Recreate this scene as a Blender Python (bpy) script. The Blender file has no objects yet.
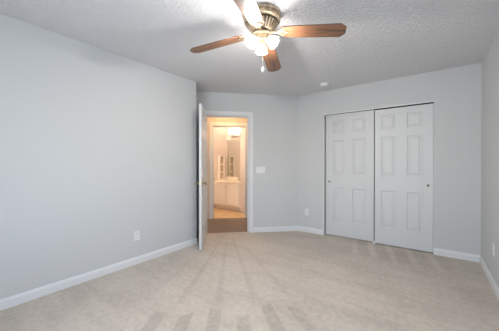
import bpy, bmesh, math, random
from mathutils import Vector, Matrix
random.seed(7)
S = bpy.context.scene
COL = S.collection
PI = math.pi

def lin(r, g, b):
    f = lambda c: c / 12.92 if c <= .04045 else ((c + .055) / 1.055) ** 2.4
    return (f(r / 255), f(g / 255), f(b / 255), 1.0)

# ------------------------------------------------------------ camera, world, daylight, exposure
YAW = 0.6384
cam_d = bpy.data.cameras.new('camera')
cam_d.sensor_width = 36.0
cam_d.lens = 243.15 / 499 * 36.0
cam_d.clip_start = 0.05
cam = bpy.data.objects.new('camera', cam_d)
COL.objects.link(cam)
cam.location = (0, 0, 1.20)
cam.rotation_euler = (PI / 2 - 0.0046, 0, YAW)
S.camera = cam

W = bpy.data.worlds.new('sky')
S.world = W
W.use_nodes = True
wn = W.node_tree
bg = wn.nodes['Background']
sky = wn.nodes.new('ShaderNodeTexSky')
sky.sky_type = 'NISHITA'
sky.sun_elevation = math.radians(40)
sky.sun_rotation = math.radians(160)
sky.sun_disc = False
wn.links.new(sky.outputs[0], bg.inputs[0])
bg.inputs[1].default_value = 0.25

def area_light(name, loc, rot, sx, sy, power, color):
    l = bpy.data.lights.new(name, 'AREA')
    l.shape = 'RECTANGLE'
    l.size, l.size_y = sx, sy
    l.energy = power
    l.color = color
    o = bpy.data.objects.new(name, l)
    o.location = loc
    o.rotation_euler = rot
    COL.objects.link(o)
    return o
# daylight standing outside the two windows (both behind the camera)
area_light('daylight_side_window', (0.78, 0.85, 1.40), (0, PI / 2, 0), 1.15, 1.45, 3.0, (0.42, 0.70, 1.0))
area_light('daylight_near_window', (-0.80, -1.02, 1.40), (PI / 2, 0, 0), 1.75, 1.15, 46, (0.70, 0.84, 1.0))
LAMP_W = 12.3          # each bulb of the ceiling fan
LAMP_C = (1.0, 0.96, 0.91)
VANITY_W = 1.2        # each bulb over the bathroom mirror
VANITY_C = (1.0, 0.84, 0.66)
HALL_W = 14.0
HALL_C = (1.0, 0.65, 0.32)
BATH_W = 30.0         # unseen fill light added in the bathroom
BATH_C = (1.0, 0.87, 0.73)

S.view_settings.view_transform = 'Standard'
S.view_settings.look = 'None'
S.view_settings.gamma = 1.0
S.view_settings.exposure = 0.34
S.view_settings.use_curve_mapping = False

# ------------------------------------------------------------ materials
def mat(name, color, rough=.5, metal=0.0, spec=.5):
    m = bpy.data.materials.new(name)
    m.use_nodes = True
    b = m.node_tree.nodes['Principled BSDF']
    b.inputs['Base Color'].default_value = color
    b.inputs['Roughness'].default_value = rough
    b.inputs['Metallic'].default_value = metal
    b.inputs['Specular IOR Level'].default_value = spec
    return m

def node(m, t, **kw):
    n = m.node_tree.nodes.new(t)
    for k, v in kw.items():
        setattr(n, k, v)
    return n

def link(m, a, b):
    m.node_tree.links.new(a, b)

def bsdf(m):
    return m.node_tree.nodes['Principled BSDF']

def add_bump(m, height, strength, dist):
    b = node(m, 'ShaderNodeBump')
    b.inputs['Strength'].default_value = strength
    b.inputs['Distance'].default_value = dist
    link(m, height, b.inputs['Height'])
    link(m, b.outputs[0], bsdf(m).inputs['Normal'])

def obj_coord(m):
    return node(m, 'ShaderNodeTexCoord').outputs['Object']

def noise(m, vec, scale, detail=2.0, rough=.5):
    n = node(m, 'ShaderNodeTexNoise')
    n.inputs['Scale'].default_value = scale
    n.inputs['Detail'].default_value = detail
    n.inputs['Roughness'].default_value = rough
    if vec is not None:
        link(m, vec, n.inputs['Vector'])
    return n.outputs['Fac']

def maths(m, op, a, b=None, c=None):
    n = node(m, 'ShaderNodeMath', operation=op)
    for i, v in enumerate((a, b, c)):
        if v is None:
            continue
        if isinstance(v, (int, float)):
            n.inputs[i].default_value = v
        else:
            link(m, v, n.inputs[i])
    return n.outputs[0]

def ramp(m, fac, a, b):
    n = node(m, 'ShaderNodeMapRange', interpolation_type='SMOOTHSTEP')
    n.inputs['From Min'].default_value = a
    n.inputs['From Max'].default_value = b
    link(m, fac, n.inputs['Value'])
    return n.outputs[0]

def mixc(m, fac, ca, cb):
    n = node(m, 'ShaderNodeMix', data_type='RGBA')
    for sock, v in ((n.inputs['Factor'], fac), (n.inputs[6], ca), (n.inputs[7], cb)):
        if isinstance(v, (tuple, float)):
            sock.default_value = v
        else:
            link(m, v, sock)
    return n.outputs[2]

def wall_paint(name, color):
    m = mat(name, color, .75, spec=.25)
    v = obj_coord(m)
    add_bump(m, noise(m, v, 260, 3), .12, .002)
    return m

M_wall = wall_paint('grey_wall_paint', lin(214, 214, 213))
M_bath = wall_paint('bathroom_wall_paint', lin(222, 206, 194))
M_trim = mat('white_trim_paint', lin(236, 236, 236), .38)
M_door = mat('white_door_paint', lin(222, 222, 221), .42)
M_plastic = mat('white_plastic', lin(238, 238, 236), .35)
M_slot = mat('dark_slot', lin(60, 58, 55), .6)
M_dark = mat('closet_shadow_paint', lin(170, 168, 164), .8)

M_ceil = mat('textured_ceiling', lin(238, 237, 238), .9, spec=.1)
v = obj_coord(M_ceil)
n1 = noise(M_ceil, v, 34, 4, .6)
n2 = noise(M_ceil, v, 110, 3, .6)
h = maths(M_ceil, 'ADD', ramp(M_ceil, n1, .42, .62), maths(M_ceil, 'MULTIPLY', n2, .5))
add_bump(M_ceil, h, .7, .011)

def carpet(name, light, dark, strokes):
    m = mat(name, light, .95, spec=.05)
    v = obj_coord(m)
    fine = noise(m, v, 190, 3, .7)
    mid = noise(m, v, 22, 3, .6)
    big = noise(m, v, 1.9, 2, .5)
    k = maths(m, 'ADD', maths(m, 'MULTIPLY', fine, .55), maths(m, 'MULTIPLY', mid, .45))
    k = ramp(m, k, .32, .68)
    fac = maths(m, 'MULTIPLY', k, .45)
    fac = maths(m, 'ADD', fac, maths(m, 'MULTIPLY', ramp(m, big, .35, .65), .16))
    if strokes:
        sp = node(m, 'ShaderNodeSeparateXYZ')
        link(m, v, sp.inputs[0])
        X, Y = sp.outputs[0], sp.outputs[1]
        # vacuum strokes fanning out from the entry doorway
        dx = maths(m, 'SUBTRACT', X, -3.05)
        dy = maths(m, 'SUBTRACT', Y, 3.45)
        ang = maths(m, 'ARCTAN2', dx, maths(m, 'MULTIPLY', dy, -1.0))
        r = maths(m, 'SQRT', maths(m, 'ADD', maths(m, 'MULTIPLY', dx, dx), maths(m, 'MULTIPLY', dy, dy)))
        wob = maths(m, 'MULTIPLY', maths(m, 'SUBTRACT', noise(m, v, 1.3, 1), .5), .35)
        w1 = maths(m, 'SINE', maths(m, 'ADD', maths(m, 'MULTIPLY', ang, 76.0), maths(m, 'MULTIPLY', wob, 2.0)))
        jit = maths(m, 'MULTIPLY', maths(m, 'SINE', maths(m, 'MULTIPLY', ang, 31.0)), .07)
        far = ramp(m, maths(m, 'ADD', r, jit), 2.60, 2.66)
        mask1 = maths(m, 'MULTIPLY', ramp(m, w1, -.05, .35), far)
        keep = maths(m, 'MULTIPLY', ramp(m, ang, .44, .50), maths(m, 'SUBTRACT', 1.0, ramp(m, ang, .90, .98)))
        mask1 = maths(m, 'MULTIPLY', mask1, keep)
        fac = maths(m, 'ADD', fac, maths(m, 'MULTIPLY', mask1, .27))
        # long thin passes nearer the doorway
        w2 = maths(m, 'SINE', maths(m, 'ADD', maths(m, 'MULTIPLY', ang, 48.0), maths(m, 'MULTIPLY', wob, 1.5)))
        near = maths(m, 'MULTIPLY', ramp(m, r, .5, .9), maths(m, 'SUBTRACT', 1.0, ramp(m, r, 2.4, 2.6)))
        keep2 = maths(m, 'MULTIPLY', ramp(m, ang, .38, .48), maths(m, 'SUBTRACT', 1.0, ramp(m, ang, .90, 1.05)))
        mask2 = maths(m, 'MULTIPLY', maths(m, 'MULTIPLY', ramp(m, w2, .62, .98), near), keep2)
        fac = maths(m, 'ADD', fac, maths(m, 'MULTIPLY', mask2, .15))
        # short passes in front of the closet
        w3 = maths(m, 'SINE', maths(m, 'ADD', maths(m, 'MULTIPLY', maths(m, 'ADD', X, maths(m, 'MULTIPLY', Y, .25)), 27.0), maths(m, 'MULTIPLY', wob, 4.0)))
        band = maths(m, 'MULTIPLY', ramp(m, Y, 3.35, 3.6), maths(m, 'MULTIPLY', ramp(m, X, -1.1, -.8), ramp(m, maths(m, 'MULTIPLY', X, -1.0), -.35, .0)))
        mask3 = maths(m, 'MULTIPLY', ramp(m, w3, .1, .9), band)
        fac = maths(m, 'SUBTRACT', maths(m, 'ADD', fac, maths(m, 'MULTIPLY', band, .14)), maths(m, 'MULTIPLY', mask3, .26))
        # broad bands crossing the room
        sc = node(m, 'ShaderNodeMapping')
        sc.inputs['Rotation'].default_value = (0, 0, math.radians(-20))
        sc.inputs['Scale'].default_value = (.7, 5.0, 1)
        link(m, v, sc.inputs[0])
        b4 = ramp(m, noise(m, sc.outputs[0], 1.5, 2), .45, .62)
        fac = maths(m, 'ADD', fac, maths(m, 'MULTIPLY', b4, .10))
    link(m, mixc(m, fac, light, dark), bsdf(m).inputs['Base Color'])
    add_bump(m, maths(m, 'ADD', fine, maths(m, 'MULTIPLY', mid, .6)), .55, .012)
    return m

M_carpet = carpet('beige_carpet', lin(229, 217, 204), lin(175, 163, 150), True)
M_hallcarpet = carpet('brown_hall_carpet', lin(172, 155, 143), lin(132, 116, 105), False)

M_vinyl = mat('bathroom_floor', lin(222, 186, 140), .45)
v = obj_coord(M_vinyl)
br = node(M_vinyl, 'ShaderNodeTexBrick')
br.inputs['Color1'].default_value = lin(226, 190, 145)
br.inputs['Color2'].default_value = lin(214, 176, 130)
br.inputs['Mortar'].default_value = lin(180, 146, 108)
br.inputs['Scale'].default_value = 3.0
br.inputs['Mortar Size'].default_value = .012
br.offset = 0.0
link(M_vinyl, v, br.inputs['Vector'])
link(M_vinyl, br.outputs[0], bsdf(M_vinyl).inputs['Base Color'])

def wood(name, a, b, rough):
    m = mat(name, a, rough)
    v = obj_coord(m)
    mp = node(m, 'ShaderNodeMapping')
    mp.inputs['Scale'].default_value = (1.6, 22.0, 22.0)
    link(m, v, mp.inputs[0])
    n = noise(m, mp.outputs[0], 1.6, 5, .65)
    streak = noise(m, mp.outputs[0], 5.0, 2, .5)
    f = maths(m, 'ADD', ramp(m, n, .42, .66), maths(m, 'MULTIPLY', ramp(m, streak, .5, .7), .35))
    link(m, mixc(m, f, a, b), bsdf(m).inputs['Base Color'])
    bsdf(m).inputs['Coat Weight'].default_value = 1.0
    bsdf(m).inputs['Coat Roughness'].default_value = .45
    return m
M_wood = wood('oak_blade', lin(132, 88, 58), lin(66, 42, 28), .38)

M_brass = mat('antique_brass', lin(176, 150, 108), .45, .85)
v = obj_coord(M_brass)
link(M_brass, mixc(M_brass, ramp(M_brass, noise(M_brass, v, 30, 3), .35, .7), lin(222, 204, 178), lin(168, 148, 122)), bsdf(M_brass).inputs['Base Color'])
M_tan = mat('tan_back_panel', lin(196, 170, 146), .7)
M_bronze = mat('dark_bronze', lin(84, 72, 58), .5, .6)
M_knob = mat('satin_brass', lin(170, 158, 132), .3, 1.0)
M_chrome = mat('chrome', lin(210, 210, 210), .15, 1.0)
M_mirror = mat('mirror_glass', lin(225, 228, 226), .02, 1.0)
M_counter = mat('cultured_marble', lin(240, 226, 204), .25)
M_cabinet = mat('white_cabinet_paint', lin(240, 232, 222), .4)
M_track = mat('shade_dark_track', lin(70, 66, 62), .5, .6)  # track colour carries the shade of the gap above the front door
M_pull = mat('aged_brass', lin(120, 104, 80), .4, 1.0)

def lamp_glass(name, color, strength, clear):
    m = bpy.data.materials.new(name)
    m.use_nodes = True
    nt = m.node_tree
    nt.nodes.clear()
    out = nt.nodes.new('ShaderNodeOutputMaterial')
    tr = nt.nodes.new('ShaderNodeBsdfTransparent')
    tl = nt.nodes.new('ShaderNodeBsdfTranslucent')
    gl = nt.nodes.new('ShaderNodeBsdfGlossy')
    gl.inputs['Roughness'].default_value = .12
    em = nt.nodes.new('ShaderNodeEmission')
    em.inputs[0].default_value = color
    em.inputs[1].default_value = strength
    m1 = nt.nodes.new('ShaderNodeMixShader'); m1.inputs[0].default_value = clear
    m2 = nt.nodes.new('ShaderNodeMixShader'); m2.inputs[0].default_value = .15
    ad = nt.nodes.new('ShaderNodeAddShader')
    L = nt.links.new
    L(tl.outputs[0], m1.inputs[1]); L(tr.outputs[0], m1.inputs[2])
    L(m1.outputs[0], m2.inputs[1]); L(gl.outputs[0], m2.inputs[2])
    L(m2.outputs[0], ad.inputs[0]); L(em.outputs[0], ad.inputs[1])
    L(ad.outputs[0], out.inputs[0])
    return m
def glow(name, color, strength):
    m = bpy.data.materials.new(name)
    m.use_nodes = True
    b = m.node_tree.nodes['Principled BSDF']
    b.inputs['Base Color'].default_value = (.9, .9, .9, 1)
    b.inputs['Emission Color'].default_value = color
    b.inputs['Emission Strength'].default_value = strength
    return m
M_shade = lamp_glass('frosted_shade_glass', (1, .97, .93, 1), .10, .52)
M_bulb = glow('lit_bulb', (1, .96, .9, 1), 3.0)
M_vshade = lamp_glass('vanity_shade_glass', (1, .82, .6, 1), .25, .5)
M_vbulb = glow('vanity_bulb', (1, .75, .45, 1), 5.0)
M_dome = glow('hall_dome_glass', (1, .75, .45, 1), 2.0)

M_pane = bpy.data.materials.new('window_glass')
M_pane.use_nodes = True
nt = M_pane.node_tree
nt.nodes.clear()
o_ = nt.nodes.new('ShaderNodeOutputMaterial')
t_ = nt.nodes.new('ShaderNodeBsdfTransparent')
g_ = nt.nodes.new('ShaderNodeBsdfGlossy'); g_.inputs['Roughness'].default_value = .02
x_ = nt.nodes.new('ShaderNodeMixShader'); x_.inputs[0].default_value = .06
nt.links.new(t_.outputs[0], x_.inputs[1]); nt.links.new(g_.outputs[0], x_.inputs[2]); nt.links.new(x_.outputs[0], o_.inputs[0])

# ------------------------------------------------------------ mesh helpers
def box(bm, x0, x1, y0, y1, z0, z1, M=None):
    vs = [bm.verts.new(Vector((x, y, z)) if M is None else M @ Vector((x, y, z)))
          for x in (x0, x1) for y in (y0, y1) for z in (z0, z1)]
    for f in ((0, 1, 3, 2), (4, 6, 7, 5), (0, 4, 5, 1), (2, 3, 7, 6), (0, 2, 6, 4), (1, 5, 7, 3)):
        bm.faces.new([vs[i] for i in f])

def rbox(bm, x0, x1, y0, y1, z0, z1, r, seg=2):
    t = bmesh.new()
    box(t, x0, x1, y0, y1, z0, z1)
    bmesh.ops.bevel(t, geom=t.edges[:], offset=r, segments=seg, affect='EDGES', profile=.5)
    me = bpy.data.meshes.new('tmp')
    t.to_mesh(me); t.free()
    bm.from_mesh(me)
    bpy.data.meshes.remove(me)

def prism(bm, pts, z0, z1):
    a = [bm.verts.new((p[0], p[1], z0)) for p in pts]
    b = [bm.verts.new((p[0], p[1], z1)) for p in pts]
    bm.faces.new(a[::-1]); bm.faces.new(b)
    n = len(pts)
    for i in range(n):
        bm.faces.new((a[i], a[(i + 1) % n], b[(i + 1) % n], b[i]))

def lathe(bm, prof, seg=40, M=None, scallop=None):
    """profile of (radius, z) turned about Z"""
    rings = []
    for j, (r, z) in enumerate(prof):
        ring = []
        for i in range(seg):
            a = 2 * PI * i / seg
            rr = r
            zz = z
            if scallop and r > 1e-5:
                k = scallop(j / (len(prof) - 1))
                rr = r * (1 + k * math.cos(8 * a))
            p = Vector((rr * math.cos(a), rr * math.sin(a), zz))
            ring.append(bm.verts.new(M @ p if M else p))
        rings.append(ring)
    for a, b in zip(rings, rings[1:]):
        for i in range(seg):
            bm.faces.new((a[i], a[(i + 1) % seg], b[(i + 1) % seg], b[i]))
    return rings

def cap(bm, ring):
    bm.faces.new(ring)

def solid(bm, prof, seg=40, M=None):
    r = lathe(bm, prof, seg, M)
    cap(bm, r[0][::-1]); cap(bm, r[-1])

def tube(bm, pts, rad, seg=10):
    pts = [Vector(p) for p in pts]
    rings = []
    n = len(pts)
    for i, p in enumerate(pts):
        d = (pts[min(i + 1, n - 1)] - pts[max(i - 1, 0)]).normalized()
        up = Vector((0, 0, 1)) if abs(d.z) < .95 else Vector((1, 0, 0))
        u = d.cross(up).normalized(); w = d.cross(u)
        rr = rad[i] if isinstance(rad, (list, tuple)) else rad
        rings.append([bm.verts.new(p + (u * math.cos(2 * PI * k / seg) + w * math.sin(2 * PI * k / seg)) * rr) for k in range(seg)])
    for a, b in zip(rings, rings[1:]):
        for k in range(seg):
            bm.faces.new((a[k], a[(k + 1) % seg], b[(k + 1) % seg], b[k]))
    cap(bm, rings[0][::-1]); cap(bm, rings[-1])

def build(name, bm, m, parent=None, loc=(0, 0, 0), rotz=0.0, smooth=False, bevel=0.0):
    bmesh.ops.recalc_face_normals(bm, faces=bm.faces[:])
    me = bpy.data.meshes.new(name)
    bm.to_mesh(me); bm.free()
    me.materials.append(m)
    o = bpy.data.objects.new(name, me)
    COL.objects.link(o)
    o.location = loc
    o.rotation_euler = (0, 0, rotz)
    if parent:
        o.parent = parent
    if smooth:
        for p in me.polygons:
            p.use_smooth = True
        me.set_sharp_from_angle(angle=math.radians(38))
    if bevel:
        b = o.modifiers.new('bevel', 'BEVEL')
        b.width = bevel; b.segments = 2; b.limit_method = 'ANGLE'
    return o

def tag(o, label, cat, group=None):
    o['label'] = label
    o['category'] = cat
    if group:
        o['group'] = group
    return o

def struct(o, label, cat):
    o['kind'] = 'structure'
    return tag(o, label, cat)

def thing(name, label, cat, loc=(0, 0, 0), rotz=0.0, group=None):
    o = bpy.data.objects.new(name, None)
    o.empty_display_size = .05
    COL.objects.link(o)
    o.location = loc
    o.rotation_euler = (0, 0, rotz)
    return tag(o, label, cat, group)

def copy_tree(src, loc, rotz, label):
    r = src.copy(); COL.objects.link(r)
    r.location = loc; r.rotation_euler = (0, 0, rotz); r['label'] = label
    for ch in src.children:
        c = ch.copy(); COL.objects.link(c); c.parent = r
        for g in ch.children:
            d = g.copy(); COL.objects.link(d); d.parent = c
    return r

# ------------------------------------------------------------ room shell
XL, XR, YN, YF, H = -2.840, 0.5026, -0.75, 4.068, 2.44
LEND = 2.476                               # where the left wall stops at an outside corner
DD = 4.2303
DIAG = (-DD * math.sqrt(.5), DD * math.sqrt(.5), 0.0)   # local x runs along the slanted entry wall, local y away from the room
D45 = PI / 4
T = .115
def dw(x, y, z=0.0):
    s = math.sqrt(.5)
    return Vector((DIAG[0] + s * (x - y), DIAG[1] + s * (x + y), z))

# floors
bm = bmesh.new()
a = dw(-.74, T / 2); b = dw(1.60, T / 2)
prism(bm, [(XL - .1, YN - .1), (XR + .1, YN - .1), (XR + .1, YF + .8), (-1.60, YF + .8), (-1.60, b.y), (b.x, b.y), (a.x, a.y), (a.x, LEND - .06), (XL - .1, LEND - .06)], -.06, 0)
struct(build('floor', bm, M_carpet), 'beige bedroom carpet with fanned vacuum strokes', 'floor')
bm = bmesh.new()
prism(bm, [dw(-1.2, T / 2), dw(1.62, T / 2), dw(1.62, 1.2), dw(-1.2, 1.2)], -.06, 0)
struct(build('floor_hall', bm, M_hallcarpet), 'brown carpeted hall floor just past the open door', 'floor')
bm = bmesh.new()
prism(bm, [dw(-1.2, 1.2), dw(1.75, 1.2), (-2.55, 5.37), (-4.86, 5.37), (-4.86, dw(-1.2, 1.2).y)], -.06, 0)
struct(build('floor_bathroom', bm, M_vinyl), 'warm tan bathroom floor below the white vanity', 'floor')
# ceilings
bm = bmesh.new()
prism(bm, [(XL - .12, YN - .12), (XR + .12, YN - .12), (XR + .12, YF + .06), (dw(1.55, T / 2).x, YF + .06), dw(1.53, T / 2)[:2], dw(-.80, T / 2)[:2], (dw(-.80, T / 2).x, LEND - .06), (XL - .12, LEND - .06)], H, H + .08)
struct(build('ceiling', bm, M_ceil), 'white ceiling with stippled knockdown texture', 'ceiling')
bm = bmesh.new()
prism(bm, [dw(-1.2, T / 2), dw(1.62, T / 2), dw(1.62, 1.2 + T), (-2.55, 5.37), (-4.86, 5.37), (-4.86, dw(-1.2, 1.2).y)], H, H + .08)
struct(build('ceiling_hall', bm, M_wall), 'plain ceiling over the hall and bathroom', 'ceiling')

# walls
bm = bmesh.new()
prism(bm, [(XL, YN), (XL, LEND), (-3.60, LEND), (-3.60, LEND - T), (XL - T, LEND - T), (XL - T, YN)], 0, H)
struct(build('wall_left', bm, M_wall), 'long pale grey wall with one outlet, ending at an outside corner by the door', 'wall')

OX0, OX1, OZ = -.145, .618, 2.047           # entry opening in the slanted wall
bm = bmesh.new()
for x0, x1, z0, z1 in ((-.80, OX0, 0, H), (OX1, 1.5243, 0, H), (OX0, OX1, OZ, H)):
    box(bm, x0, x1, 0, T, z0, z1)
struct(build('wall_entry', bm, M_wall, loc=DIAG, rotz=D45), 'grey slanted wall around the open doorway', 'wall')

CX0, CX1, CZ = -1.445, .043, 2.036          # closet opening
bm = bmesh.new()
for x0, x1, z0, z1 in ((-1.9135, CX0, 0, H), (CX1, XR + T, 0, H), (CX0, CX1, CZ, H)):
    box(bm, x0, x1, YF, YF + T, z0, z1)
struct(build('wall_far', bm, M_wall), 'grey wall holding the sliding closet doors', 'wall')
bm = bmesh.new()
box(bm, CX0 - .12, CX1 + .12, YF + .72, YF + .78, 0, H)
box(bm, CX0 - .12, CX0 - .06, YF + T, YF + .72, 0, H)
box(bm, CX1 + .06, CX1 + .12, YF + T, YF + .72, 0, H)
box(bm, CX0 - .06, CX1 + .06, YF + T, YF + .72, H, H + .06)
struct(build('wall_closet', bm, M_dark), 'inner walls of the closet behind its sliding doors', 'wall')

WY0, WY1, WZ0, WZ1 = .10, 1.60, .80, 2.0     # window in the right wall, behind the lens
bm = bmesh.new()
for y0, y1, z0, z1 in ((YN, WY0, 0, H), (WY1, YF, 0, H), (WY0, WY1, 0, WZ0), (WY0, WY1, WZ1, H)):
    box(bm, XR, XR + T, y0, y1, z0, z1)
struct(build('wall_right', bm, M_wall), 'grey side wall with an outlet beside the closet wall', 'wall')
NX0, NX1 = -1.70, .10
bm = bmesh.new()
for x0, x1, z0, z1 in ((XL - T, NX0, 0, H), (NX1, XR + T, 0, H), (NX0, NX1, 0, WZ0), (NX0, NX1, WZ1, H)):
    box(bm, x0, x1, YN - T, YN, z0, z1)
struct(build('wall_near', bm, M_wall), 'grey wall opposite the closet with a wide window', 'wall')

def window(name, x0, x1, label, loc, rotz):
    """local x along the wall, local y through it"""
    bm = bmesh.new()
    f = .05
    box(bm, x0, x1, -.06, 0, WZ0, WZ0 + f); box(bm, x0, x1, -.06, 0, WZ1 - f, WZ1)
    box(bm, x0, x0 + f, -.06, 0, WZ0 + f, WZ1 - f); box(bm, x1 - f, x1, -.06, 0, WZ0 + f, WZ1 - f)
    mid = (WZ0 + WZ1) / 2
    box(bm, x0 + f, x1 - f, -.05, -.01, mid - .02, mid + .02)
    w = struct(build(name, bm, M_trim, loc=loc, rotz=rotz), label, 'window')
    bm = bmesh.new()
    box(bm, x0 + f, x1 - f, -.033, -.028, WZ0 + f, mid - .02)
    box(bm, x0 + f, x1 - f, -.033, -.028, mid + .02, WZ1 - f)
    build('pane', bm, M_pane, w)
    bm = bmesh.new()
    box(bm, x0 - .05, x1 + .05, .06, .14, WZ0 - .03, WZ0)
    build('window_sill', bm, M_trim, w)
window('window_1', WY0, WY1, 'white framed window in the right side wall', (XR + T - .04, 0, 0), PI / 2)
window('window_2', -NX1, -NX0, 'white framed window in the wall opposite the closet', (0, YN - T + .04, 0), PI)

# hall and bathroom walls
BY = 1.20                                     # bathroom door wall, local y
BX0, BX1, BZ = -.015, .722, 2.058
bm = bmesh.new()
for x0, x1, z0, z1 in ((-1.2, BX0, 0, H), (BX1, 1.62, 0, H), (BX0, BX1, BZ, H)):
    box(bm, x0, x1, BY, BY + T, z0, z1)
struct(build('wall_hall', bm, M_bath, loc=DIAG, rotz=D45), 'hall wall around the bathroom doorway', 'wall')
bm = bmesh.new()
box(bm, -1.30, -1.2, T, BY + T, 0, H)
struct(build('wall_hall_left', bm, M_bath, loc=DIAG, rotz=D45), 'short wall closing the hall on the hinge side', 'wall')
bm = bmesh.new()
box(bm, 1.62, 1.72, T, BY + T, 0, H)
struct(build('wall_hall_right', bm, M_bath, loc=DIAG, rotz=D45), 'short wall closing the hall behind the closet', 'wall')
bm = bmesh.new()
bl = dw(-1.2, BY + T)
box(bm, -4.86, -4.74, bl.y - .02, 5.25, 0, H)
struct(build('wall_bathroom_left', bm, M_bath), 'peach lit bathroom wall beside the mirror', 'wall')
bm = bmesh.new()
box(bm, -4.86, -2.55, 5.25, 5.37, 0, H)
struct(build('wall_bathroom_back', bm, M_bath), 'bathroom wall behind the mirror and vanity', 'wall')
bm = bmesh.new()
box(bm, -3.80, -3.56, 4.74, 5.25, 0, H)
struct(build('wall_bathroom_partition', bm, M_bath), 'peach wall end at the side of the vanity', 'wall')
bm = bmesh.new()
box(bm, -2.67, -2.55, 5.17 - .02, 5.25, 0, H)
box(bm, -3.56, -2.67, 5.10, 5.25, 0, H)
struct(build('wall_bathroom_right', bm, M_bath), 'far bathroom wall past the vanity alcove', 'wall')

# ------------------------------------------------------------ baseboards, casings
def baseboard(name, p0, p1, label, h=.086, t=.014, m=None):
    """runs from p0 to p1, the room on its left-hand side"""
    p0, p1 = Vector((*p0, 0)), Vector((*p1, 0))
    d = (p1 - p0); L = d.length
    prof = [(0, 0), (t, 0), (t, h * .74), (t * .72, h * .86), (t * .45, h), (0, h)]
    bm = bmesh.new()
    a = [bm.verts.new((0, y, z)) for y, z in prof]
    b = [bm.verts.new((L, y, z)) for y, z in prof]
    bm.faces.new(a); bm.faces.new(b[::-1])
    for i in range(len(prof)):
        j = (i + 1) % len(prof)
        bm.faces.new((a[i], b[i], b[j], a[j]))
    o = build(name, bm, m or M_trim, loc=p0, rotz=math.atan2(d.y, d.x))
    return struct(o, label, 'baseboard')
baseboard('baseboard_left', (XL, LEND), (XL, YN), 'white baseboard under the long grey wall')
baseboard('baseboard_return', (-3.45, LEND), (XL - .0, LEND), 'white baseboard round the outside corner behind the door')
e0 = dw(1.5243, 0); e1 = dw(.690, 0)
baseboard('baseboard_entry', e0[:2], e1[:2], 'white baseboard between the doorway and the room corner')
baseboard('baseboard_far', (CX0 - .002, YF), (-1.9135, YF), 'short white baseboard between the room corner and the closet')
baseboard('baseboard_far', (XR, YF), (CX1 + .002, YF), 'white baseboard between the closet and the side wall')
baseboard('baseboard_right', (XR, YN), (XR, YF), 'white baseboard under the side wall with the outlet')
baseboard('baseboard_near', (XL, YN), (XR, YN), 'white baseboard under the wide window')
h0 = dw(1.62, BY); h1 = dw(BX1 + .07, BY)
baseboard('baseboard_hall', h0[:2], h1[:2], 'white baseboard in the hall beside the bathroom doorway')

def casing(name, x0, x1, zt, y, depth, w, label):
    """door casing with a small stepped profile around an opening, standing on wall face y"""
    bm = bmesh.new()
    r = .006
    sgn = -1
    for t0, t1, k in ((0, w, depth), (w * .55, w, depth * 1.4)):
        ya, yb = sorted((y, y + sgn * k))
        box(bm, x0 - r - t1, x0 - r - t0, ya, yb, 0, zt + r + t1)
        box(bm, x1 + r + t0, x1 + r + t1, ya, yb, 0, zt + r + t1)
        box(bm, x0 - r - t0, x1 + r + t0, ya, yb, zt + r + t0, zt + r + t1)
    return struct(build(name, bm, M_trim, loc=DIAG, rotz=D45), label, 'door casing')
casing('trim_1', OX0, OX1, OZ, 0, .011, .064, 'white casing framing the open bedroom doorway')
casing('trim_3', BX0, BX1, BZ, BY, .011, .062, 'white casing framing the bathroom doorway across the hall')

def jamb(name, x0, x1, zt, y0, y1, label):
    bm = bmesh.new()
    t = .012
    box(bm, x0 - .006, x0 + t, y0, y1, 0, zt)
    box(bm, x1 - t, x1 + .006, y0, y1, 0, zt)
    box(bm, x0 + t, x1 - t, y0, y1, zt - t, zt + .006)
    ys = y0 + .045
    box(bm, x0 + t, x0 + t + .01, ys, ys + .035, 0, zt - t)
    box(bm, x1 - t - .01, x1 - t, ys, ys + .035, 0, zt - t)
    box(bm, x0 + t + .01, x1 - t - .01, ys, ys + .035, zt - t - .01, zt - t)
    return struct(build(name, bm, M_trim, loc=DIAG, rotz=D45), label, 'door jamb')
j1 = jamb('trim_2', OX0, OX1, OZ, 0, T, 'white jamb lining the bedroom doorway')
bm = bmesh.new()
box(bm, OX1 - .0135, OX1 - .0118, .008, .036, .90, .96)
build('strike_plate', bm, M_knob, j1)['label'] = 'brass strike plate'
jamb('trim_4', BX0, BX1, BZ, BY, BY + T, 'white jamb lining the bathroom doorway')

# ------------------------------------------------------------ six-panel doors
def six_panel(bm, w, h, t, cols, rows):
    """slab x 0..w, y -t..0, z 0..h with raised panels on both faces"""
    xs = sorted({0, w, *[c for p in cols for c in p]})
    zs = sorted({0, h, *[c for p in rows for c in p]})
    for face, sg in ((0.0, -1), (-t, 1)):
        def V(x, z, d):
            return bm.verts.new((x, face + sg * d, z))
        for xa, xb in zip(xs, xs[1:]):
            for za, zb in zip(zs, zs[1:]):
                if (xa, xb) in cols and (za, zb) in rows:
                    rings = []
                    for ins, d in ((0, 0), (.008, .011), (.022, .011), (.044, .002)):
                        rings.append([V(xa + ins, za + ins, d), V(xb - ins, za + ins, d), V(xb - ins, zb - ins, d), V(xa + ins, zb - ins, d)])
                    for a, b in zip(rings, rings[1:]):
                        for i in range(4):
                            bm.faces.new((a[i], a[(i + 1) % 4], b[(i + 1) % 4], b[i]))
                    bm.faces.new(rings[-1])
                else:
                    bm.faces.new((V(xa, za, 0), V(xb, za, 0), V(xb, zb, 0), V(xa, zb, 0)))
    for c in (((0, 0, 0), (0, -t, 0), (0, -t, h), (0, 0, h)), ((w, 0, 0), (w, -t, 0), (w, -t, h), (w, 0, h)),
              ((0, 0, 0), (w, 0, 0), (w, -t, 0), (0, -t, 0)), ((0, 0, h), (w, 0, h), (w, -t, h), (0, -t, h))):
        bm.faces.new([bm.verts.new(p) for p in c])
    bmesh.ops.remove_doubles(bm, verts=bm.verts[:], dist=1e-5)

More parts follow.
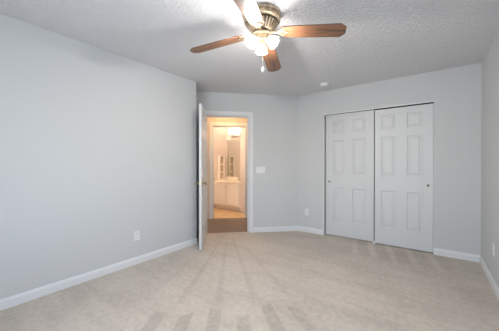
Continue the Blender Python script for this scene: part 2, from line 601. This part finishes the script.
# entry door, swung into the room
hinge = Vector((-3.0514, 2.9029, .015)); free = Vector((-2.5410, 2.3110, .015))
LW = (free - hinge).length
bm = bmesh.new()
c1 = (.112, LW / 2 - .056); c2 = (LW / 2 + .056, LW - .112)
six_panel(bm, LW, 2.027, .035, [c1, c2], [(.235, .80), (.99, 1.57), (1.70, 1.91)])
leaf = struct(build('door_1', bm, M_door, loc=hinge, rotz=math.atan2(free.y - hinge.y, free.x - hinge.x)),
              'white six-panel bedroom door standing open into the room', 'door')
HX, HZ = LW - .062, .917
for sg, y0 in ((1, 0.0), (-1, -.035)):
    bm = bmesh.new()
    M = Matrix.Translation((HX, y0, HZ)) @ Matrix.Rotation(-sg * PI / 2, 4, 'X')
    solid(bm, [(.031, 0), (.031, .004), (.022, .010), (.010, .013), (.010, .034), (.018, .040), (.027, .048), (.028, .058), (.022, .066), (.010, .069)], 24, M)
    build('handle', bm, M_knob, leaf, smooth=True)['label'] = 'satin brass door knob'
bm = bmesh.new()
box(bm, LW - .0008, LW + .0012, -.029, -.006, HZ - .028, HZ + .028)
build('latch', bm, M_knob, leaf)['label'] = 'brass latch plate'
for z in (.22, 1.02, 1.80):
    bm = bmesh.new()
    solid(bm, [(.006, z - .045), (.006, z + .045)], 10, Matrix.Translation((-.006, -.040, 0)))
    box(bm, -.003, .0, -.033, -.002, z - .045, z + .045)
    build('hinge', bm, M_knob, leaf)['label'] = 'brass hinge'

# closet sliding doors
rows = [(.245, .795), (1.02, 1.595), (1.71, 1.915)]
def closet_door(name, x0, x1, y, z0, h, cols, label, pull_x):
    bm = bmesh.new()
    six_panel(bm, x1 - x0, h, .034, cols, rows)
    # face towards the room: local -y
    o = struct(build(name, bm, M_door, loc=(x0, y + .034, z0)), label, 'closet door')
    bm = bmesh.new()
    M = Matrix.Translation((pull_x, -.034, .90)) @ Matrix.Rotation(PI / 2, 4, 'X')
    r = lathe(bm, [(.0, .0004), (.009, .0004), (.011, .003), (.0145, .0035), (.0155, .001), (.0155, .0)], 20, M)
    build('finger_pull', bm, M_pull, o, smooth=True)['label'] = 'small round brass finger pull'
    return o
closet_door('door_2', -.671, .036, YF + .018, 0.014, 2.004, [(.084, .264), (.410, .590)],
            'white six-panel sliding closet door on the front track, nearest the side wall', .707 - .055)
closet_door('door_3', CX0 + .012, -.690, YF + .062, 0.010, 2.016, [(.126, .304), (.432, .628)],
            'white six-panel sliding closet door on the rear track, nearest the doorway', .058)
bm = bmesh.new()
box(bm, CX0 + .004, CX1 - .004, YF + .014, YF + .108, CZ - .004, CZ)
struct(build('trim_5', bm, M_track), 'sliding track fixed under the closet header, coloured dark as gap shade', 'closet track')
bm = bmesh.new()
box(bm, CX0 + .004, -.682, YF + .050, YF + .056, CZ - .026, CZ - .004)
struct(build('trim_7', bm, M_trim), 'white track fascia above the rear sliding door', 'closet track')
bm = bmesh.new()
box(bm, CX0 - .001, CX0 + .004, YF - .004, YF + .018, 0, CZ)
box(bm, CX1 - .004, CX1 + .001, YF - .004, YF + .018, 0, CZ)
box(bm, CX0 - .001, CX1 + .001, YF - .004, YF + .012, CZ - .002, CZ + .012)
struct(build('trim_6', bm, M_trim), 'thin white edge bead around the closet opening', 'closet trim')
g = thing('door_guide', 'small white floor guide between the two sliding closet doors', 'door guide', (-.680, YF + .045, 0))
bm = bmesh.new()
rbox(bm, -.02, .02, -.045, .045, 0, .006, .002)
build('base', bm, M_plastic, g)
for y0, y1 in ((.0085, .0145), (-.038, -.0325)):
    bm = bmesh.new()
    box(bm, -.012, .012, y0, y1, .006, .028)
    build('fin', bm, M_plastic, g)

# ------------------------------------------------------------ wall plates
def outlet(loc, rotz, label):
    t = thing('wall_outlet', label, 'outlet', loc, rotz, 'duplex outlets')
    bm = bmesh.new()
    rbox(bm, -.036, .036, -.006, 0, -.0585, .0585, .0025)
    build('cover_plate', bm, M_plastic, t)
    for s in (-1, 1):
        bm = bmesh.new()
        rbox(bm, -.0165, .0165, -.0085, -.005, s * .0195 - .0135, s * .0195 + .0135, .003)
        r = build('receptacle', bm, M_plastic, t)
        bm = bmesh.new()
        for x in (-.0065, .0065):
            box(bm, x - .0012, x + .0012, -.0092, -.0083, s * .0195 - .002, s * .0195 + .007)
        solid(bm, [(.0025, .0083), (.0025, .0092)], 10, Matrix.Translation((0, 0, s * .0195 - .0075)) @ Matrix.Rotation(PI / 2, 4, 'X'))
        build('slots', bm, M_slot, r)
    return t
o1 = outlet((XL, 1.542, .342), PI / 2, 'white duplex outlet low on the long grey wall')
copy_tree(o1, (-1.753, YF, .352), 0, 'white duplex outlet between the room corner and the closet')
copy_tree(o1, (XR, 3.325, .372), -PI / 2, 'white duplex outlet low on the side wall near the closet')

sw = thing('light_switch', 'white three-gang switch plate beside the open doorway', 'light switch', dw(.823, 0, 1.10), D45)
bm = bmesh.new()
rbox(bm, -.081, .081, -.006, 0, -.0575, .0575, .0025)
build('cover_plate', bm, M_plastic, sw)
for x in (-.046, 0, .046):
    bm = bmesh.new()
    rbox(bm, x - .005, x + .005, -.009, -.005, -.012, .012, .0015)
    build('toggle_slot', bm, M_plastic, sw)
    bm = bmesh.new()
    box(bm, x - .0035, x + .0035, -.019, -.008, .001, .009, None)
    build('toggle', bm, M_plastic, sw)

# ------------------------------------------------------------ smoke detector
sd = thing('smoke_detector', 'round white smoke detector on the ceiling above the closet', 'smoke detector', (-1.31, 3.70, H))
bm = bmesh.new()
solid(bm, [(.068, 0), (.068, -.010), (.062, -.012)], 32)
build('base', bm, M_plastic, sd, smooth=True)
bm = bmesh.new()
solid(bm, [(.062, -.012), (.061, -.022), (.054, -.036), (.040, -.042), (.015, -.043)], 32)
cv = build('cover', bm, M_plastic, sd, smooth=True)
bm = bmesh.new()
solid(bm, [(.009, -.0425), (.009, -.0455)], 16)
build('test_button', bm, M_plastic, cv)

# ------------------------------------------------------------ ceiling fan with lights
FX, FY = -1.124, 1.690
fan = thing('ceiling_fan', 'antique brass ceiling fan with four oak blades and three lit glass shades', 'ceiling fan', (FX, FY, H))
bm = bmesh.new()
solid(bm, [(.148, 0), (.156, -.006), (.156, -.026), (.147, -.032), (.147, -.040), (.150, -.046), (.150, -.056), (.134, -.066), (.126, -.070)], 56)
build('canopy', bm, M_brass, fan, smooth=True)
bm = bmesh.new()
solid(bm, [(.130, -.066), (.134, -.070), (.134, -.076), (.130, -.080), (.074, -.146), (.068, -.150), (.068, -.158)], 56)
mot = build('motor_housing', bm, M_bronze, fan, smooth=True)
for k in range(28):
    a = 2 * PI * k / 28
    bm = bmesh.new()
    M = Matrix.Rotation(a, 4, 'Z')
    p0, p1 = Vector((.129, 0, -.081)), Vector((.078, 0, -.1412))
    n = Vector((.066, 0, -.056)).normalized() * .0045
    w = .0058
    vs = []
    for p, ww in ((p0, w * 1.3), (p1, w)):
        for dd_ in (-.001, 1.0):
            for s in (-1, 1):
                vs.append(bm.verts.new(M @ (p + n * dd_ + Vector((0, s * ww, 0)))))
    for f in ((0, 1, 3, 2), (4, 6, 7, 5), (0, 4, 5, 1), (2, 3, 7, 6), (0, 2, 6, 4), (1, 5, 7, 3)):
        bm.faces.new([vs[i] for i in f])
    build('vent_rib', bm, M_brass, mot)
bm = bmesh.new()
solid(bm, [(.062, -.158), (.080, -.161), (.080, -.171), (.060, -.175)], 40)
build('flywheel', bm, M_brass, fan, smooth=True)
bm = bmesh.new()
solid(bm, [(.050, -.175), (.054, -.182), (.054, -.216), (.046, -.226), (.030, -.232), (.012, -.236), (.010, -.250), (.004, -.256)], 36)
sh = build('switch_housing', bm, M_brass, fan, smooth=True)

ZB = -.143
A0 = math.radians(20.9)
def blade_mesh():
    bm = bmesh.new()
    out = [(.165, -.050), (.185, -.062), (.30, -.066), (.618, -.0735), (.658, -.034), (.658, .034), (.618, .0735), (.30, .066), (.185, .062), (.165, .050)]
    a = [bm.verts.new((x, y, .004)) for x, y in out]
    b = [bm.verts.new((x, y, -.004)) for x, y in out]
    bm.faces.new(a); bm.faces.new(b[::-1])
    for i in range(len(out)):
        j = (i + 1) % len(out)
        bm.faces.new((a[i], b[i], b[j], a[j]))
    bmesh.ops.bevel(bm, geom=[e for e in bm.edges if abs(e.verts[0].co.z - e.verts[1].co.z) < 1e-6 and len(e.link_faces) == 2], offset=.0015, segments=1, affect='EDGES')
    bmesh.ops.recalc_face_normals(bm, faces=bm.faces[:])
    me = bpy.data.meshes.new('blade'); bm.to_mesh(me); bm.free()
    me.materials.append(M_wood)
    return me
def iron_mesh():
    bm = bmesh.new()
    # bracket: a curved strap from the flywheel and a scrolled three-lobed plate below the blade
    out = [(.060, -.016), (.10, -.011), (.135, -.013), (.150, -.030), (.166, -.044), (.186, -.046), (.198, -.034), (.190, -.020), (.204, -.012), (.222, 0),
           (.204, .012), (.190, .020), (.198, .034), (.186, .046), (.166, .044), (.150, .030), (.135, .013), (.10, .011), (.060, .016)]
    zf = lambda x: -.0065 if x > .13 else -.0065 + (.13 - x) / .07 * .010
    a = [bm.verts.new((x, y, zf(x) + .0022)) for x, y in out]
    b = [bm.verts.new((x, y, zf(x) - .0022)) for x, y in out]
    bm.faces.new(a); bm.faces.new(b[::-1])
    for i in range(len(out)):
        j = (i + 1) % len(out)
        bm.faces.new((a[i], b[i], b[j], a[j]))
    for x, y in ((.180, -.032), (.180, .032), (.206, 0)):
        solid(bm, [(.006, -.0085), (.0055, -.0105), (.002, -.0118)], 10, Matrix.Translation((x, y, 0)))
    bmesh.ops.recalc_face_normals(bm, faces=bm.faces[:])
    me = bpy.data.meshes.new('blade_iron'); bm.to_mesh(me); bm.free()
    me.materials.append(M_brass)
    return me
bme, ime = blade_mesh(), iron_mesh()
PITCH = math.radians(-10)
DROOP = math.radians(6.8)
for k in range(4):
    b = bpy.data.objects.new('blade', bme)
    COL.objects.link(b); b.parent = fan
    b.matrix_local = Matrix.Translation((0, 0, ZB)) @ Matrix.Rotation(A0 + k * PI / 2, 4, 'Z') @ Matrix.Rotation(DROOP, 4, 'Y') @ Matrix.Rotation(PITCH, 4, 'X')
    b['label'] = 'oak blade with a clipped tip'
    i = bpy.data.objects.new('blade_iron', ime)
    COL.objects.link(i); i.parent = b

CZL = -.214
for k in range(3):
    ang = math.radians(126.6 + 120 * k)
    d = Vector((math.cos(ang), math.sin(ang), 0))
    ax = (d * .74 + Vector((0, 0, -.67))).normalized()
    p = d * .050 + Vector((0, 0, CZL + .012))
    bm = bmesh.new()
    tube(bm, [d * .036 + Vector((0, 0, -.208)), d * .045 + Vector((0, 0, -.203)), p + ax * .004], [.009, .009, .012], 12)
    Q = Matrix.Translation(p) @ ax.to_track_quat('Z', 'Y').to_matrix().to_4x4() @ Matrix.Scale(.88, 4)
    solid(bm, [(.014, -.004), (.021, .000), (.022, .018), (.019, .021)], 24, Q)
    build('lamp_arm', bm, M_brass, fan, smooth=True)
    bm = bmesh.new()
    prof = [(.018, .014), (.024, .020), (.035, .034), (.044, .052), (.047, .068), (.046, .080), (.050, .090), (.058, .098)]
    lathe(bm, prof, 64, Q, lambda t: .075 * max(0, t - .35) / .65)
    shd = build('lamp_shade', bm, M_shade, fan, smooth=True)
    so = shd.modifiers.new('thickness', 'SOLIDIFY'); so.thickness = .0025
    bm = bmesh.new()
    solid(bm, [(.008, .020), (.010, .028), (.017, .040), (.021, .054), (.018, .066), (.009, .073), (.002, .075)], 20, Q)
    bl_ = build('bulb', bm, M_bulb, shd, smooth=True)
    l = bpy.data.lights.new('fan_lamp', 'POINT')
    l.energy = LAMP_W; l.color = LAMP_C; l.shadow_soft_size = .02
    lo = bpy.data.objects.new('fan_lamp', l); COL.objects.link(lo); lo.parent = fan
    lo.location = p + ax * .080
bm = bmesh.new()
px, py = .030, -.036
for k in range(20):
    bmesh.ops.create_uvsphere(bm, u_segments=8, v_segments=5, radius=.0028, matrix=Matrix.Translation((px, py, -.232 - k * .0108)))
tube(bm, [(px, py, -.228), (px, py, -.447)], .0012, 6)
pc = build('pull_chain', bm, M_brass, fan, smooth=True)
bm = bmesh.new()
solid(bm, [(.002, -.445), (.006, -.451), (.0105, -.465), (.011, -.479), (.008, -.489), (.003, -.493)], 16, Matrix.Translation((px, py, 0)))
build('pull_fob', bm, M_plastic, pc, smooth=True)['label'] = 'white pull fob'

# ------------------------------------------------------------ bathroom
VX0, VX1, VY0, VY1, VZ = -4.738, -3.802, 4.735, 5.248, .722
van = thing('vanity_cabinet', 'white two-door vanity cabinet standing in the bathroom across the hall', 'vanity cabinet', ((VX0 + VX1) / 2, VY0, 0))
hw = (VX1 - VX0) / 2
bm = bmesh.new()
box(bm, -hw, -hw + .018, 0, VY1 - VY0, .10, VZ); box(bm, hw - .018, hw, 0, VY1 - VY0, .10, VZ)
box(bm, -hw + .018, hw - .018, 0, .018, .10, VZ); box(bm, -hw + .018, hw - .018, VY1 - VY0 - .012, VY1 - VY0, .10, VZ)
box(bm, -hw + .018, hw - .018, .018, VY1 - VY0 - .012, .10, .118)
build('body', bm, M_cabinet, van)
bm = bmesh.new()
box(bm, -hw, hw, .065, VY1 - VY0, 0, .10)
build('toe_kick', bm, M_cabinet, van)
for s in (-1, 1):
    bm = bmesh.new()
    x0, x1 = sorted((s * .012, s * (hw - .035)))
    f = .055
    box(bm, x0, x0 + f, -.018, 0, .125, VZ - .025); box(bm, x1 - f, x1, -.018, 0, .125, VZ - .025)
    box(bm, x0 + f, x1 - f, -.018, 0, .125, .125 + f); box(bm, x0 + f, x1 - f, -.018, 0, VZ - .025 - f, VZ - .025)
    box(bm, x0 + f, x1 - f, -.008, 0, .125 + f, VZ - .025 - f)
    d = build('door', bm, M_cabinet, van, bevel=.002)
    bm = bmesh.new()
    solid(bm, [(.006, 0), (.006, .012), (.013, .018), (.012, .026), (.004, .028)], 16, Matrix.Translation((s * .045, -.018, VZ - .10)) @ Matrix.Rotation(PI / 2, 4, 'X'))
    build('knob', bm, M_chrome, d, smooth=True)

ct = thing('vanity_counter', 'cream countertop with backsplash on the white vanity', 'countertop', ((VX0 + VX1) / 2, VY0, VZ))
bm = bmesh.new()
# slab with an oval basin opening
cx, cy, ra, rb = .08, .27, .20, .15
N = 32
Dp = VY1 - VY0
outer = []
ins = []
for k in range(N):
    a = 2 * PI * k / N
    c, s_ = math.cos(a), math.sin(a)
    tx = ((hw if c > 0 else -hw) - cx) / c if abs(c) > 1e-6 else 1e9
    ty = ((Dp if s_ > 0 else -.025) - cy) / s_ if abs(s_) > 1e-6 else 1e9
    t = min(abs(tx), abs(ty))
    outer.append((cx + c * t, cy + s_ * t)); ins.append((cx + ra * c, cy + rb * s_))
def ringv(pts, z):
    return [bm.verts.new((p[0], p[1], z)) for p in pts]
ot, ob_, it, ib = ringv(outer, .032), ringv(outer, 0), ringv(ins, .032), ringv(ins, 0)
for A, B in ((ot, it), (ob_, ib), (ot, ob_), (it, ib)):
    for k in range(N):
        bm.faces.new((A[k], A[(k + 1) % N], B[(k + 1) % N], B[k]))
box(bm, -hw, hw, Dp - .018, Dp, .032, .125)
build('counter_slab', bm, M_counter, ct)
bm = bmesh.new()
prof = [(1.0, .030), (.97, .005), (.85, -.06), (.55, -.10), (.08, -.112)]
rings = []
for f_, z in prof:
    rings.append([bm.verts.new((cx + ra * f_ * math.cos(2 * PI * k / N), cy + rb * f_ * math.sin(2 * PI * k / N), z)) for k in range(N)])
for A, B in zip(rings, rings[1:]):
    for k in range(N):
        bm.faces.new((A[k], A[(k + 1) % N], B[(k + 1) % N], B[k]))
bm.faces.new(rings[-1])
build('basin', bm, M_counter, ct, smooth=True)

fa = thing('faucet', 'chrome faucet at the back of the cream vanity counter', 'faucet', ((VX0 + VX1) / 2 + cx, VY0 + .455, VZ + .032))
bm = bmesh.new()
rbox(bm, -.08, .08, -.022, .022, 0, .012, .004)
build('base', bm, M_chrome, fa)
bm = bmesh.new()
tube(bm, [(0, 0, .01), (0, 0, .07), (0, -.03, .10), (0, -.08, .10), (0, -.10, .085)], [.014, .012, .011, .010, .010], 12)
build('spout', bm, M_chrome, fa, smooth=True)
for x in (-.06, .06):
    bm = bmesh.new()
    solid(bm, [(.014, .012), (.012, .03), (.018, .036), (.018, .052), (.006, .056)], 16, Matrix.Translation((x, 0, 0)))
    build('tap_handle', bm, M_chrome, fa, smooth=True)

mi = thing('wall_mirror', 'large frameless mirror above the vanity counter', 'mirror', (-4.255, 5.25, VZ + .14))
bm = bmesh.new()
box(bm, -.445, .445, -.006, 0, 0, 1.035)
build('mirror_glass', bm, M_mirror, mi)
for x in (-.25, .25):
    for z in (-.004, 1.019):
        bm = bmesh.new()
        box(bm, x - .012, x + .012, -.010, 0, z, z + .02)
        build('mirror_clip', bm, M_chrome, mi)

vl = thing('vanity_light', 'three-light vanity fixture glowing above the bathroom mirror', 'wall lamp', (-4.33, 5.25, 1.985))
bm = bmesh.new()
rbox(bm, -.21, .21, -.025, 0, -.045, .045, .006)
build('back_plate', bm, M_chrome, vl)
for x in (-.135, 0, .135):
    bm = bmesh.new()
    tube(bm, [(x, -.02, 0), (x, -.07, -.012), (x, -.105, 0), (x, -.11, .022)], .008, 10)
    solid(bm, [(.016, .018), (.022, .022), (.022, .036)], 20, Matrix.Translation((x, -.11, 0)))
    build('lamp_arm', bm, M_chrome, vl, smooth=True)
    bm = bmesh.new()
    Q = Matrix.Translation((x, -.11, 0))
    lathe(bm, [(.020, .034), (.034, .046), (.046, .072), (.050, .100), (.056, .128), (.064, .145)], 32, Q)
    shd = build('lamp_shade', bm, M_vshade, vl, smooth=True)
    so = shd.modifiers.new('thickness', 'SOLIDIFY'); so.thickness = .003
    bm = bmesh.new()
    solid(bm, [(.010, .036), (.014, .05), (.026, .075), (.028, .09), (.020, .108), (.004, .115)], 20, Q)
    build('bulb', bm, M_vbulb, shd, smooth=True)
    l = bpy.data.lights.new('vanity_lamp', 'POINT')
    l.energy = VANITY_W; l.color = VANITY_C; l.shadow_soft_size = .04
    lo = bpy.data.objects.new('vanity_lamp', l); COL.objects.link(lo); lo.parent = vl
    lo.location = (x, -.12, .15)

bs = thing('cubby_shelf', 'narrow white shelf with three cubbies on the counter against the bathroom wall', 'shelf', (VX0 + .002, 5.035, VZ + .032))
bm = bmesh.new()
sw_, sh_, sd_ = .105, .70, .040
box(bm, 0, sd_, -sw_, -sw_ + .032, 0, sh_); box(bm, 0, sd_, sw_ - .032, sw_, 0, sh_)
build('frame', bm, M_cabinet, bs)
bm = bmesh.new()
box(bm, 0, .006, -sw_ + .032, sw_ - .032, 0, sh_)
build('back_panel', bm, M_tan, bs)
for z in (0, .215, .43, sh_ - .035):
    bm = bmesh.new()
    box(bm, .006, sd_ - .003, -sw_ + .032, sw_ - .032, z, z + .035)
    build('shelf_board', bm, M_cabinet, bs)

hl = thing('hall_ceiling_light', 'flush domed light on the hall ceiling', 'ceiling light', dw(.30, .62, H), D45)
bm = bmesh.new()
solid(bm, [(.13, 0), (.135, -.01), (.13, -.022)], 32)
build('base', bm, M_knob, hl, smooth=True)
bm = bmesh.new()
solid(bm, [(.125, -.022), (.12, -.045), (.095, -.072), (.05, -.088), (.01, -.092)], 32)
build('lamp_shade', bm, M_dome, hl, smooth=True)
l = bpy.data.lights.new('hall_lamp', 'POINT')
l.energy = HALL_W; l.color = HALL_C; l.shadow_soft_size = .08
lo = bpy.data.objects.new('hall_lamp', l); COL.objects.link(lo); lo.parent = hl
lo.location = (0, 0, -.14)

bc = thing('added_bathroom_light', 'unseen domed fill light added on the bathroom ceiling', 'ceiling light', (-4.42, 3.80, H))  # dome and lamp added out of view to brighten the vanity front
bm = bmesh.new()
solid(bm, [(.15, 0), (.155, -.01), (.15, -.022)], 32)
build('base', bm, M_chrome, bc, smooth=True)
bm = bmesh.new()
solid(bm, [(.145, -.022), (.14, -.045), (.11, -.072), (.06, -.088), (.01, -.092)], 32)
build('lamp_shade', bm, M_dome, bc, smooth=True)
l = bpy.data.lights.new('bathroom_fill_lamp', 'POINT')
l.energy = BATH_W; l.color = BATH_C; l.shadow_soft_size = .10
lo = bpy.data.objects.new('bathroom_fill_lamp', l); COL.objects.link(lo); lo.parent = bc
lo.location = (0, 0, -.20)
